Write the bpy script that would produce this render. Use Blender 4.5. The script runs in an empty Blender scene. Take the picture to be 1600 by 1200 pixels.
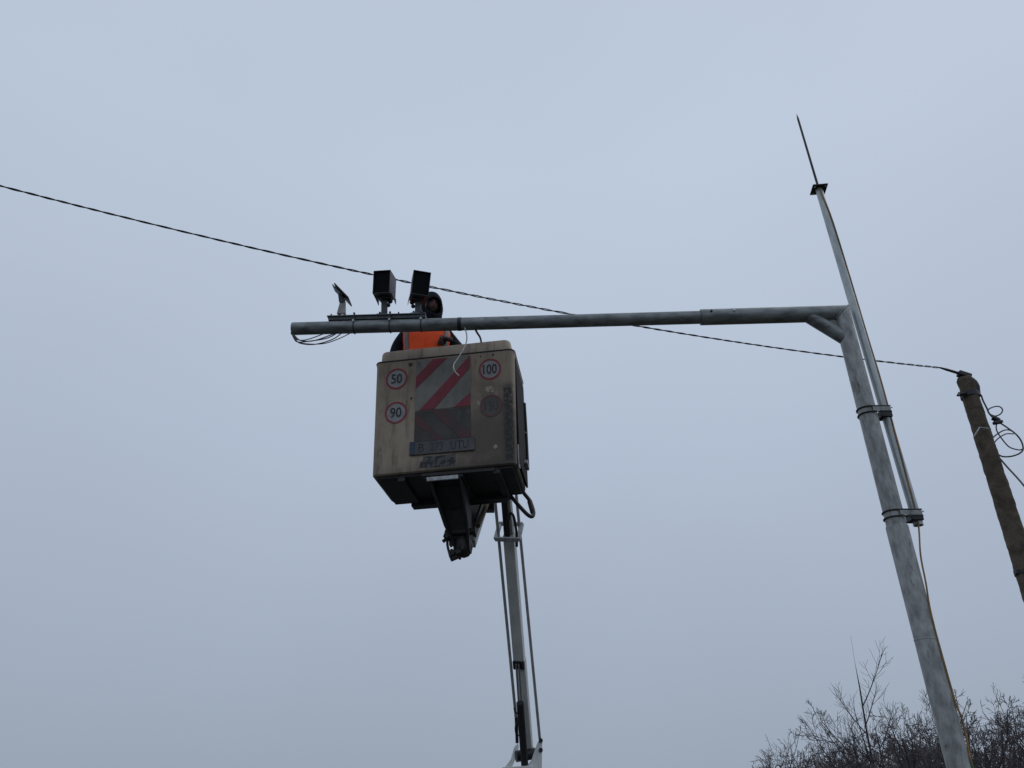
import bpy, bmesh, math, random
from mathutils import Vector, Matrix, noise
R = math.radians
sc = bpy.context.scene
col = sc.collection

# ------------------------------------------------------------------ camera, sky, sun, exposure
EYE, PITCH, FPX = 1.6, R(29), 1232.0
cam = bpy.data.cameras.new('camera'); cam.sensor_width = 36; cam.lens = 36*FPX/1600
cam.clip_end = 3000; cam.clip_start = .05
camo = bpy.data.objects.new('camera', cam); col.objects.link(camo)
camo.location = (0, 0, EYE); camo.rotation_euler = (R(90)+PITCH, 0, 0)
sc.camera = camo

SUN_EL, SUN_AZ = R(52), R(70)            # azimuth from +Y (view direction) towards +X
w = bpy.data.worlds.new('World'); sc.world = w; w.use_nodes = True
nt = w.node_tree; nt.nodes.clear()
def wn(t): return nt.nodes.new(t)
out = wn('ShaderNodeOutputWorld'); bg = wn('ShaderNodeBackground')
tc = wn('ShaderNodeTexCoord'); sep = wn('ShaderNodeSeparateXYZ')
ramp = wn('ShaderNodeValToRGB')
el = ramp.color_ramp.elements
# even cloud deck: a little brighter overhead than at the horizon
STOPS = [(0.0, (.305,.364,.450)), (.08, (.330,.391,.480)), (.40, (.430,.500,.618)), (.69, (.510,.592,.714)), (1.0, (.500,.580,.700))]
el[0].position, el[0].color = STOPS[0][0], STOPS[0][1]+(1,)
el[1].position, el[1].color = STOPS[-1][0], STOPS[-1][1]+(1,)
for p, c in STOPS[1:-1]:
    e = el.new(p); e.color = c+(1,)
nz = wn('ShaderNodeTexNoise'); nz.inputs['Scale'].default_value = 1.4; nz.inputs['Detail'].default_value = 3
mr = wn('ShaderNodeMapRange'); mr.inputs['From Min'].default_value = .3; mr.inputs['From Max'].default_value = .7
mr.inputs['To Min'].default_value = 9.65; mr.inputs['To Max'].default_value = 10.35
sky = wn('ShaderNodeTexSky'); sky.sky_type = 'NISHITA'; sky.sun_disc = False
sky.sun_elevation = SUN_EL; sky.sun_rotation = SUN_AZ; sky.dust_density = 4
vm = wn('ShaderNodeVectorMath'); vm.operation = 'SCALE'
mx = wn('ShaderNodeMix'); mx.data_type = 'RGBA'; mx.inputs['Factor'].default_value = .02
L = nt.links.new
L(tc.outputs['Generated'], sep.inputs[0]); L(sep.outputs['Z'], ramp.inputs[0])
L(tc.outputs['Generated'], nz.inputs['Vector']); L(nz.outputs['Fac'], mr.inputs['Value'])
L(ramp.outputs['Color'], vm.inputs[0]); L(mr.outputs[0], vm.inputs['Scale'])
L(vm.outputs[0], mx.inputs[6]); L(sky.outputs[0], mx.inputs[7])
L(mx.outputs[2], bg.inputs['Color']); bg.inputs['Strength'].default_value = .1
L(bg.outputs[0], out.inputs[0])

sl = bpy.data.lights.new('sun', 'SUN'); sl.energy = .5; sl.angle = R(40); sl.color = (1, .97, .93)
so = bpy.data.objects.new('sun', sl); col.objects.link(so)
sd = Vector((math.sin(SUN_AZ)*math.cos(SUN_EL), math.cos(SUN_AZ)*math.cos(SUN_EL), math.sin(SUN_EL)))
so.rotation_euler = (-sd).to_track_quat('-Z', 'Y').to_euler(); so.location = sd*40

vs = sc.view_settings
vs.view_transform = 'Standard'; vs.look = 'None'; vs.exposure = 0; vs.gamma = 1; vs.use_curve_mapping = False

# ------------------------------------------------------------------ helpers
_c, _s = math.cos(PITCH), math.sin(PITCH)
def U(px, py, F):
    """survey helper: the point F metres ahead seen at a pixel of the 1600x1200 photo"""
    x = (px-800)/FPX; y = (600-py)/FPX
    d = Vector((x, _c-y*_s, _s+y*_c))
    return d*(F/d.y)+Vector((0, 0, EYE))

class MB:
    def __init__(s): s.v = []; s.f = []
    def add(s, vs_, fs):
        o = len(s.v); s.v += [Vector(v) for v in vs_]; s.f += [tuple(i+o for i in f) for f in fs]; return s
    def box(s, c, size, rot=None, taper=(1, 1)):
        c = Vector(c); hx, hy, hz = [k/2 for k in size]; vs_ = []
        for z, t in ((-hz, (1, 1)), (hz, taper)):
            for x, y in ((-hx, -hy), (hx, -hy), (hx, hy), (-hx, hy)):
                v = Vector((x*t[0], y*t[1], z)); vs_.append(c+(rot @ v if rot else v))
        return s.add(vs_, [(3,2,1,0),(4,5,6,7),(0,1,5,4),(1,2,6,5),(2,3,7,6),(3,0,4,7)])
    def bar(s, a, b, w_, h_, side=Vector((1, 0, 0))):
        a = Vector(a); b = Vector(b); z = (b-a); ln = z.length; z.normalize()
        x = (side - z*side.dot(z)).normalized(); y = z.cross(x)
        m = Matrix((x, y, z)).transposed()
        return s.box((a+b)/2, (w_, h_, ln), m)
    def tube(s, pts, r, n=12, caps=True, squash=None):
        pts = [Vector(p) for p in pts]; k = len(pts)
        rs = r if isinstance(r, (list, tuple)) else [r]*k
        t0 = (pts[1]-pts[0]).normalized()
        up = Vector((0, 0, 1)) if abs(t0.z) < .9 else Vector((1, 0, 0))
        x = (up - t0*up.dot(t0)).normalized(); vs_ = []; fs = []
        for i in range(k):
            if i == 0: t = t0
            elif i == k-1: t = (pts[i]-pts[i-1]).normalized()
            else: t = ((pts[i]-pts[i-1]).normalized()+(pts[i+1]-pts[i]).normalized()).normalized()
            x = (x - t*x.dot(t)).normalized(); y = t.cross(x)
            for j in range(n):
                a = 2*math.pi*j/n
                vs_.append(pts[i]+x*(math.cos(a)*rs[i])+y*(math.sin(a)*rs[i]))
        for i in range(k-1):
            for j in range(n):
                j2 = (j+1) % n
                fs.append((i*n+j, i*n+j2, (i+1)*n+j2, (i+1)*n+j))
        if caps:
            fs.append(tuple(range(n-1, -1, -1))); fs.append(tuple((k-1)*n+j for j in range(n)))
        return s.add(vs_, fs)
    def rings(s, rings, cap0=True, cap1=True):
        n = len(rings[0]); vs_ = [v for r_ in rings for v in r_]; fs = []
        for i in range(len(rings)-1):
            for j in range(n):
                j2 = (j+1) % n; fs.append((i*n+j, i*n+j2, (i+1)*n+j2, (i+1)*n+j))
        if cap0: fs.append(tuple(range(n-1, -1, -1)))
        if cap1: fs.append(tuple((len(rings)-1)*n+j for j in range(n)))
        return s.add(vs_, fs)
    def prism(s, poly, d):
        """closed polygon (3D points) pushed along d"""
        poly = [Vector(p) for p in poly]; d = Vector(d); n = len(poly)
        fs = [tuple(range(n)), tuple(range(2*n-1, n-1, -1))]+[(j, n+j, n+(j+1) % n, (j+1) % n) for j in range(n)]
        return s.add(poly+[p+d for p in poly], fs)
    def ball(s, c, r, nu=12, nv=8, sc_=(1, 1, 1)):
        c = Vector(c); rg = []
        for i in range(1, nv):
            a = math.pi*i/nv
            rg.append([c+Vector((r*math.sin(a)*math.cos(2*math.pi*j/nu)*sc_[0], r*math.sin(a)*math.sin(2*math.pi*j/nu)*sc_[1], -r*math.cos(a)*sc_[2])) for j in range(nu)])
        return s.rings(rg)
    def build(s, name, mat, parent=None, smooth=True, bevel=0, seg=2):
        org = parent.get('_org') if parent is not None and '_org' in parent else None
        o3 = Vector(org) if org is not None else Vector((0, 0, 0))
        me = bpy.data.meshes.new(name); me.from_pydata([v-o3 for v in s.v], [], s.f)
        bm = bmesh.new(); bm.from_mesh(me); bmesh.ops.recalc_face_normals(bm, faces=bm.faces); bm.to_mesh(me); bm.free()
        if smooth:
            me.shade_smooth(); me.set_sharp_from_angle(angle=R(35))
        me.materials.append(mat)
        o = bpy.data.objects.new(name, me); col.objects.link(o)
        if parent is not None:
            o.parent = parent
            if org is not None: o['_org'] = org
        if bevel:
            m = o.modifiers.new('bevel', 'BEVEL'); m.width = bevel; m.segments = seg; m.limit_method = 'ANGLE'; m.angle_limit = R(40)
            m.harden_normals = False
        return o

def tag(o, label=None, cat=None, group=None, kind=None):
    if label: o['label'] = label
    if cat: o['category'] = cat
    if group: o['group'] = group
    if kind: o['kind'] = kind
    return o
def thing(name, loc, label, cat, group=None, rot=None, world_parts=True):
    o = bpy.data.objects.new(name, None); col.objects.link(o); o.empty_display_size = .2
    o.location = loc
    if rot is not None: o.rotation_euler = rot
    if world_parts: o['_org'] = list(loc)
    return tag(o, label, cat, group)
def smoothline(pts, n=8):
    pts = [Vector(p) for p in pts]; P = [pts[0]*2-pts[1]]+pts+[pts[-1]*2-pts[-2]]; o = []
    for i in range(1, len(P)-2):
        a, b, c, d = P[i-1:i+3]
        for k in range(n):
            t = k/n
            o.append(.5*((2*b)+(c-a)*t+(2*a-5*b+4*c-d)*t*t+(3*b-a-3*c+d)*t**3))
    return o+[pts[-1]]
def text_mesh(name, body, h, at, mat, parent, sx=.75, bold=.012, y=-.007, rot=0):
    cu = bpy.data.curves.new(name, 'FONT'); cu.body = body; cu.align_x = 'CENTER'; cu.align_y = 'CENTER'
    cu.size = 1.0; cu.offset = bold; cu.resolution_u = 4
    t = bpy.data.objects.new(name, cu); col.objects.link(t)
    me = bpy.data.meshes.new_from_object(t.evaluated_get(bpy.context.evaluated_depsgraph_get()))
    bpy.data.objects.remove(t); bpy.data.curves.remove(cu)
    ys = [v.co.y for v in me.vertices]; xs = [v.co.x for v in me.vertices]
    k = h/(max(ys)-min(ys)); cy = (max(ys)+min(ys))/2; cx = (max(xs)+min(xs))/2
    for v in me.vertices:
        a, b = (v.co.x-cx)*k*sx, (v.co.y-cy)*k
        v.co = (at[0]+a*math.cos(rot)-b*math.sin(rot), y, at[1]+a*math.sin(rot)+b*math.cos(rot))
    me.materials.clear(); me.materials.append(mat); me.name = name
    o = bpy.data.objects.new(name, me); col.objects.link(o); o.parent = parent
    return o

# ------------------------------------------------------------------ materials
MATS = {}
def mat(name, c1, c2=None, rough=.6, metal=0, scale=6, detail=5, lo=.4, hi=.65, stretch=(1, 1, 1), bump=0, bscale=60,
        c3=None, s3=2, lo3=.58, hi3=.7, st3=(1, 1, 1), spec=.5):
    m = bpy.data.materials.new(name); m.use_nodes = True; n = m.node_tree; b = n.nodes['Principled BSDF']
    b.inputs['Roughness'].default_value = rough; b.inputs['Metallic'].default_value = metal
    b.inputs['Specular IOR Level'].default_value = spec
    t = n.nodes.new('ShaderNodeTexCoord')
    def nmask(sc_, st, l, h, det):
        mp = n.nodes.new('ShaderNodeMapping'); mp.inputs['Scale'].default_value = st
        n.links.new(t.outputs['Object'], mp.inputs[0])
        z = n.nodes.new('ShaderNodeTexNoise'); z.inputs['Scale'].default_value = sc_; z.inputs['Detail'].default_value = det
        z.inputs['Roughness'].default_value = .62
        n.links.new(mp.outputs[0], z.inputs['Vector'])
        r_ = n.nodes.new('ShaderNodeMapRange'); r_.inputs['From Min'].default_value = l; r_.inputs['From Max'].default_value = h
        n.links.new(z.outputs['Fac'], r_.inputs['Value']); return r_.outputs[0]
    if c2 is None: c2 = tuple(k*.75 for k in c1)
    x = n.nodes.new('ShaderNodeMix'); x.data_type = 'RGBA'; x.inputs[6].default_value = c1+(1,); x.inputs[7].default_value = c2+(1,)
    n.links.new(nmask(scale, stretch, lo, hi, detail), x.inputs['Factor']); last = x.outputs[2]
    if c3:
        y = n.nodes.new('ShaderNodeMix'); y.data_type = 'RGBA'; y.inputs[7].default_value = c3+(1,)
        n.links.new(last, y.inputs[6]); n.links.new(nmask(s3, st3, lo3, hi3, 7), y.inputs['Factor']); last = y.outputs[2]
    n.links.new(last, b.inputs['Base Color'])
    if bump:
        z = n.nodes.new('ShaderNodeTexNoise'); z.inputs['Scale'].default_value = bscale; z.inputs['Detail'].default_value = 4
        n.links.new(t.outputs['Object'], z.inputs['Vector'])
        bp = n.nodes.new('ShaderNodeBump'); bp.inputs['Strength'].default_value = bump; bp.inputs['Distance'].default_value = .01
        n.links.new(z.outputs['Fac'], bp.inputs['Height']); n.links.new(bp.outputs[0], b.inputs['Normal'])
    MATS[name] = m; return m

galv = mat('galvanised_steel', (.365,.372,.36), (.175,.178,.172), rough=.5, metal=.4, scale=24, detail=9, lo=.36, hi=.66, stretch=(1,1,.4), bump=.12,
           c3=(.10,.075,.055), s3=7, lo3=.59, hi3=.72, st3=(2.2,2.2,.5))
galv_arm = mat('galvanised_arm', (.26,.275,.275), (.13,.138,.138), rough=.5, metal=.4, scale=20, detail=9, stretch=(.35,1,1), bump=.12,
               c3=(.36,.38,.38), s3=16, lo3=.6, hi3=.72, st3=(.6,1,1))
galv_new = mat('bright_galvanised_tube', (.46,.49,.49), (.33,.36,.36), rough=.42, metal=.45, scale=22, stretch=(1,1,.3), bump=.05)
steel_dk = mat('dark_steel', (.035,.038,.042), (.02,.022,.025), rough=.55, metal=.2, scale=30)
rail_m = mat('rail_paint', (.075,.085,.09), (.04,.046,.05), rough=.55, metal=.3, scale=20)
rail_top = mat('rail_flange_zinc', (.24,.26,.265), (.15,.165,.17), rough=.5, metal=.4, scale=25)
zinc = mat('zinc_bolt', (.62,.63,.61), (.45,.45,.43), rough=.4, metal=.4, scale=40)
black = mat('black_plastic', (.013,.014,.017), (.02,.021,.024), rough=.5, scale=30)
housing = mat('housing_grey', (.06,.064,.072), (.042,.045,.05), rough=.55, scale=25)
glass_dk = mat('dark_window', (.003,.004,.006), (.005,.006,.008), rough=.6, scale=10, spec=.1)
postg = mat('bracket_grey', (.34,.34,.32), (.24,.24,.225), rough=.6, scale=20)
rubber = mat('rubber_hose', (.012,.012,.014), (.02,.02,.02), rough=.6, scale=40)
cable_m = mat('aerial_cable', (.014,.014,.018), (.024,.024,.028), rough=.65, scale=40)
cable_gr = mat('grey_cable', (.07,.075,.085), (.045,.048,.055), rough=.6, scale=30)
cable_wh = mat('white_cable', (.62,.61,.56), (.42,.41,.37), rough=.6, scale=14)
earth_m = mat('earth_cable', (.36,.19,.06), (.20,.13,.05), rough=.6, scale=5, lo=.45, hi=.55, c3=(.10,.16,.05), s3=2, lo3=.60, hi3=.66)
white_p = mat('boom_white_paint', (.74,.75,.73), (.62,.625,.6), rough=.45, scale=7, stretch=(1,1,.4), bump=.03, c3=(.30,.28,.24), s3=9, lo3=.64, hi3=.78, st3=(1,1,.25))
boom_grey = mat('boom_grey_paint', (.46,.46,.44), (.36,.36,.34), rough=.5, scale=6, stretch=(1,1,.3), c3=(.2,.185,.16), s3=8, lo3=.62, hi3=.78, st3=(1,1,.3))
rod_m = mat('levelling_rod', (.46,.465,.47), (.36,.365,.37), rough=.5, metal=.3, scale=10)
chrome = mat('cylinder_rod', (.5,.5,.52), (.4,.4,.42), rough=.25, metal=.9, scale=10)
grease = mat('greasy_steel', (.012,.011,.012), (.024,.02,.018), rough=.6, scale=14, c3=(.04,.022,.018), s3=10, lo3=.62, hi3=.72)
under = mat('bucket_underside_paint', (.03,.03,.034), (.018,.018,.021), rough=.7, scale=5, c3=(.05,.042,.036), s3=4, lo3=.6, hi3=.75)
door_m = mat('blackish_side_door', (.014,.011,.011), (.024,.018,.017), rough=.8, scale=8, spec=.15)  # near-black brown with random mottling over the whole door
silver = mat('worn_aluminium', (.42,.43,.44), (.25,.255,.26), rough=.5, metal=.3, scale=18)
rust = mat('rusty_steel', (.11,.08,.065), (.06,.045,.04), rough=.8, scale=14)
conc = mat('old_concrete', (.115,.092,.066), (.055,.043,.031), rough=.95, scale=7, bump=.9, bscale=26, c3=(.17,.15,.115), s3=9, lo3=.62, hi3=.74)
bark = mat('winter_bark', (.042,.035,.037), (.07,.06,.06), rough=.9, scale=5)
twig_m = mat('winter_twigs', (.07,.056,.06), (.11,.092,.095), rough=.9, scale=3)
navy = mat('navy_jacket', (.008,.009,.014), (.014,.016,.022), rough=.9, spec=.15, scale=18, bump=.4, bscale=14)
trouser = mat('work_trousers', (.03,.035,.05), (.02,.023,.03), rough=.9, scale=12)
orange = mat('hi_vis_orange', (1.0,.108,.014), (.95,.085,.012), rough=.8, scale=9, bump=.5, bscale=12, c3=(.45,.06,.02), s3=20, lo3=.67, hi3=.76)
be = orange.node_tree.nodes['Principled BSDF']
reflect = mat('reflective_band', (.14,.13,.13), (.10,.095,.095), rough=.5, scale=20)
skin = mat('skin', (.16,.075,.06), (.11,.052,.042), rough=.55, scale=16)  # skin tone lowered: the hood's shade on the face is in this colour
beard = mat('stubble', (.03,.02,.018), (.05,.03,.026), rough=.9, scale=40)
glove = mat('dark_glove', (.085,.052,.05), (.13,.075,.068), rough=.8, scale=30)
red_p = mat('faded_red_foil', (.24,.022,.04), (.16,.022,.033), rough=.6, scale=8, c3=(.09,.05,.05), s3=6, lo3=.56, hi3=.74)
red_f = mat('grimy_red_foil', (.115,.036,.042), (.06,.044,.042), rough=.7, scale=6, lo=.38, hi=.6)
ring_p = mat('sticker_red', (.30,.025,.035), (.2,.03,.035), rough=.6, scale=12, c3=(.16,.11,.09), s3=16, lo3=.58, hi3=.68)
ring_f = mat('worn_sticker_red', (.16,.05,.052), (.11,.066,.06), rough=.7, scale=12)
wh_p = mat('dirty_white_foil', (.215,.203,.178), (.14,.132,.115), rough=.6, scale=6, stretch=(1,1,.6), c3=(.09,.085,.075), s3=7, lo3=.57, hi3=.74)
wh_f = mat('grimy_white_foil', (.075,.07,.064), (.048,.044,.041), rough=.7, scale=4, lo=.35, hi=.62, c3=(.13,.127,.12), s3=5, lo3=.6, hi3=.72)
disc_p = mat('sticker_white', (.30,.30,.295), (.21,.21,.205), rough=.6, scale=14)
disc_f = mat('worn_sticker_grey', (.108,.095,.085), (.085,.073,.064), rough=.7, scale=14)
digit = mat('sticker_black', (.014,.016,.02), (.02,.022,.028), rough=.6, scale=30)
digit_f = mat('worn_sticker_black', (.045,.045,.05), (.085,.08,.08), rough=.7, scale=30, lo=.45, hi=.6)
plate_m = mat('grimy_plate', (.088,.088,.09), (.055,.055,.057), rough=.6, scale=8, c3=(.05,.05,.05), s3=9, lo3=.58, hi3=.7)
plate_d = mat('plate_lettering', (.024,.024,.027), (.05,.05,.052), rough=.7, scale=18, lo=.45, hi=.65)
plate_b = mat('plate_blue', (.018,.04,.085), (.03,.045,.07), rough=.6, scale=14)
scrap = mat('torn_black_sticker', (.022,.023,.026), (.1,.1,.095), rough=.7, scale=22, detail=3, lo=.46, hi=.56, stretch=(1,1,1))
ground_m = mat('winter_verge', (.055,.052,.03), (.04,.034,.024), rough=.95, scale=.6, bump=.3, bscale=8, c3=(.03,.035,.018), s3=.3)
road_m = mat('asphalt', (.05,.05,.052), (.038,.038,.04), rough=.9, scale=3, bump=.3, bscale=120)
paint_m = mat('road_paint', (.6,.6,.57), (.4,.4,.38), rough=.7, scale=9)

# bucket fibreglass: beige gel coat, soot stains and one scuffed strip, all in the bucket's own coordinates
def fibre():
    m = bpy.data.materials.new('bucket_fibreglass'); m.use_nodes = True; n = m.node_tree; b = n.nodes['Principled BSDF']
    b.inputs['Roughness'].default_value = .62
    nn = n.nodes.new; lk = n.links.new
    t = nn('ShaderNodeTexCoord'); sp = nn('ShaderNodeSeparateXYZ'); lk(t.outputs['Object'], sp.inputs[0])
    def noise_(scale, st=(1, 1, 1), det=6, rgh=.65):
        mp = nn('ShaderNodeMapping'); mp.inputs['Scale'].default_value = st; lk(t.outputs['Object'], mp.inputs[0])
        z = nn('ShaderNodeTexNoise'); z.inputs['Scale'].default_value = scale; z.inputs['Detail'].default_value = det; z.inputs['Roughness'].default_value = rgh
        lk(mp.outputs[0], z.inputs['Vector']); return z.outputs['Fac']
    def mrng(v, a, b_, c=0, d=1):
        r_ = nn('ShaderNodeMapRange'); r_.interpolation_type = 'SMOOTHSTEP'
        r_.inputs['From Min'].default_value = a; r_.inputs['From Max'].default_value = b_
        r_.inputs['To Min'].default_value = c; r_.inputs['To Max'].default_value = d; lk(v, r_.inputs['Value']); return r_.outputs[0]
    def ma(op, a, b_):
        x = nn('ShaderNodeMath'); x.operation = op
        for i, v in enumerate((a, b_)):
            if isinstance(v, (int, float)): x.inputs[i].default_value = v
            else: lk(v, x.inputs[i])
        x.use_clamp = op == 'MULTIPLY'; return x.outputs[0]
    def mixc(fac, a, c):
        x = nn('ShaderNodeMix'); x.data_type = 'RGBA'
        if isinstance(a, tuple): x.inputs[6].default_value = a+(1,)
        else: lk(a, x.inputs[6])
        x.inputs[7].default_value = c+(1,); lk(fac, x.inputs['Factor']); return x.outputs[2]
    c = mixc(mrng(noise_(3.2, (1, 1, .5)), .38, .68), (.365,.288,.21), (.235,.176,.125))
    c = mixc(mrng(noise_(17, (1, 1, .16), 8), .50, .70, 0, .85), c, (.145,.105,.074))
    c = mixc(mrng(noise_(60, (1, 1, .08), 3), .66, .72, 0, .6), c, (.48,.42,.33))
    c = mixc(mrng(noise_(6.5, (1, 1, .8), 9, .75), .56, .68, 0, .7), c, (.12,.088,.062))          # run marks
    c = mixc(mrng(noise_(38), .62, .72, 0, .5), c, (.52,.46,.37))                          # chips
    # soot patch right of the middle, as splashed up by the exhaust of the carrier
    dx = ma('SUBTRACT', sp.outputs['X'], .40); dz = ma('SUBTRACT', sp.outputs['Z'], .26)
    d2 = ma('ADD', ma('MULTIPLY', ma('ABSOLUTE', dx, 0), 1.15), ma('ABSOLUTE', dz, 0))
    d2 = ma('ADD', d2, ma('SUBTRACT', noise_(4.5), .5))
    c = mixc(mrng(d2, .1, 1.0, .90, 0), c, (.088,.067,.050))
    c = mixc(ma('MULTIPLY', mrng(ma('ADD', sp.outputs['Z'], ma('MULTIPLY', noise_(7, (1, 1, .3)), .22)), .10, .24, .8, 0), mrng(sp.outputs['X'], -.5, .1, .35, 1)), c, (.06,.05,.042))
    # scuffed black strip along the right corner
    xw = ma('ADD', sp.outputs['X'], ma('MULTIPLY', ma('SUBTRACT', noise_(18), .5), .07))
    sx = ma('MULTIPLY', mrng(xw, .495, .54), mrng(xw, .59, .615, 1, 0))
    sx = ma('MULTIPLY', sx, ma('MULTIPLY', mrng(sp.outputs['Z'], .02, .05), mrng(sp.outputs['Z'], .70, .80, 1, 0)))
    sx = ma('MULTIPLY', sx, mrng(sp.outputs['Y'], .05, .07, 1, 0))
    c = mixc(ma('MULTIPLY', sx, mrng(noise_(48, (1, 1, .7), 4), .36, .52, .4, .96)), c, (.017,.016,.016))
    lk(c, b.inputs['Base Color'])
    bp = nn('ShaderNodeBump'); bp.inputs['Strength'].default_value = .25; bp.inputs['Distance'].default_value = .01
    lk(noise_(9), bp.inputs['Height']); lk(bp.outputs[0], b.inputs['Normal'])
    return m
fibre_m = fibre()

# ------------------------------------------------------------------ ground and road
g = MB(); g.add([(-900,-900,0),(900,-900,0),(900,900,0),(-900,900,0)], [(0,1,2,3)])
tag(g.build('ground', ground_m, smooth=False), kind='structure')
g = MB(); g.box((-3.2, 60, .002), (9.0, 400, .024))
tag(g.build('road', road_m, smooth=False), kind='structure')
g = MB()
for x in (-7.4, 1.0): g.box((x, 60, .018), (.12, 400, .006))
for k in range(24): g.box((-3.2, -20+k*9, .018), (.12, 3, .006))
tag(g.build('road_marking', paint_m, smooth=False), kind='structure')

# ------------------------------------------------------------------ gantry: pole, mitred corner, arm
PX, PF, ARMZ = 2.742, 5.45, 5.292
aR = Vector((PX, PF, ARMZ)); aL = U(457, 514, 5.684); aL.z = ARMZ
adir = (aL-aR).normalized()
gan = thing('gantry_pole', (PX, PF, 0), 'galvanised steel gantry pole with long horizontal arm reaching over the lift bucket', 'gantry')
def ringpts(c, x, y, r, n=28): return [c+x*(r*math.cos(2*math.pi*j/n))+y*(r*math.sin(2*math.pi*j/n)) for j in range(n)]
LEAN = .0118
def px_at(z): return PX+LEAN*(ARMZ-z)       # the pole leans slightly to the left at its head
X_, Y_, Z_ = adir, Vector((-adir.y, adir.x, 0)), Vector((0, 0, 1))
RP = .068
zsplit = U(1405, 822, PF).z
m = MB(); m.rings([ringpts(Vector((px_at(0),PF,0)), X_, Y_, .066), ringpts(Vector((px_at(zsplit),PF,zsplit-.012)), X_, Y_, .076), ringpts(Vector((px_at(zsplit),PF,zsplit)), X_, Y_, .073)])
lower = m.build('lower_pole', galv, gan)
n_ = galv.node_tree; nd_ = n_.nodes; tcx = nd_.new('ShaderNodeTexCoord'); mpx = nd_.new('ShaderNodeMapping'); mpx.inputs['Scale'].default_value = (1, 1, .6)
nzx = nd_.new('ShaderNodeTexNoise'); nzx.inputs['Scale'].default_value = 13; nzx.inputs['Detail'].default_value = 10; nzx.inputs['Roughness'].default_value = .7
mrx = nd_.new('ShaderNodeMapRange'); mrx.inputs['From Min'].default_value = .66; mrx.inputs['From Max'].default_value = .70
mxx = nd_.new('ShaderNodeMix'); mxx.data_type = 'RGBA'; mxx.inputs[7].default_value = (.06, .048, .036, 1)
bs_ = nd_['Principled BSDF']; src = bs_.inputs['Base Color'].links[0].from_socket
n_.links.new(tcx.outputs['Object'], mpx.inputs[0]); n_.links.new(mpx.outputs[0], nzx.inputs['Vector']); n_.links.new(nzx.outputs['Fac'], mrx.inputs['Value'])
n_.links.new(src, mxx.inputs[6]); n_.links.new(mrx.outputs[0], mxx.inputs['Factor']); n_.links.new(mxx.outputs[2], bs_.inputs['Base Color'])
rg = [ringpts(Vector((px_at(zsplit-.05),PF,zsplit-.05)), X_, Y_, RP+.001), ringpts(Vector((px_at(ARMZ-.35),PF,ARMZ-.35)), X_, Y_, RP)]
top = []
for j in range(28):
    a = 2*math.pi*j/28; u = RP*math.cos(a)
    top.append(Vector((PX,PF,ARMZ))+X_*u+Y_*(RP*math.sin(a))+Z_*(-u))
m = MB(); m.rings(rg+[top]); m.build('upper_pole', galv, gan)
# arm sleeve: mitred at the pole end
sl_end = U(1095, 494.7, 5.495); ts = (sl_end-aR).dot(adir)
r0 = []; 
for j in range(28):
    a = 2*math.pi*j/28; v = RP*math.cos(a)     # v along Z
    r0.append(aR+Z_*v+Y_*(RP*math.sin(a))-X_*(v)*1.0+X_*.002)
def aring(t, r, n=28): return [aR+X_*t+Z_*(r*math.cos(2*math.pi*j/n))+Y_*(r*math.sin(2*math.pi*j/n)) for j in range(n)]
m = MB(); m.rings([r0, aring(.4, RP), aring(ts, RP), aring(ts, .054)], cap1=False); sleeve = m.build('arm_sleeve', galv_arm, gan)
al = (aL-aR).dot(adir)
m = MB(); m.rings([aring(ts-.2, .0555), aring(al-.002, .0555), aring(al, .054), aring(al, .049), aring(al-.3, .049)], cap0=True, cap1=True); m.build('arm_tube', galv_arm, gan)
m = MB(); m.tube(smoothline([aring(.02, RP)[0]]*1+[aring(.02,RP)[1]],2), .002, 6)
# weld bead at the mitre
bead = smoothline([p for p in r0[::2]]+[r0[0]], 3); m = MB(); m.tube(bead, .0065, 6); m.build('weld_bead', galv, gan)
b0 = aR+X_*.30-Z_*.0; b1 = Vector((px_at(ARMZ-.27),PF,ARMZ-.27))
m = MB(); m.prism([aR-Z_*.06, aR+X_*.2-Z_*.06, aR+X_*.06-Z_*.19, aR+X_*.0-Z_*.19], Y_*.012); m.build('gusset', galv, gan)
m = MB(); m.tube([b0, b1], .055, 22); m.build('brace', galv_arm, gan)
for px in (1110, 1145):
    t = (U(px, 494, 5.49)-aR).dot(adir); p = aR+X_*t
    d = (-Y_*(-1)).normalized(); d = Vector((adir.y, -adir.x, 0)); d = d if d.y < 0 else -d
    d = (d*.97+Z_*.2).normalized()
    m = MB(); m.tube([p+d*.05, p+d*(RP+.012)], .010, 6); m.build('bolt', zinc if px > 1120 else steel_dk, gan)
t = (U(718, 506, 5.6)-aR).dot(adir)
m = MB(); m.rings([aring(t-.016,.056), aring(t-.016,.0585), aring(t+.016,.0585), aring(t+.016,.056)]); m.build('tape_band', black, gan)

# three saddle clips holding the rail
RAILZ = ARMZ+.0555
def armpoint(px, dz=0):
    """point on the arm axis under photo column px"""
    lo_, hi_ = 0, al
    for _ in range(50):
        md = (lo_+hi_)/2; p = aR+X_*md; zc = p.y*_c+(p.z-EYE)*_s
        if 800+FPX*p.x/zc > px: lo_ = md
        else: hi_ = md
    return aR+X_*((lo_+hi_)/2)+Z_*dz
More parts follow.
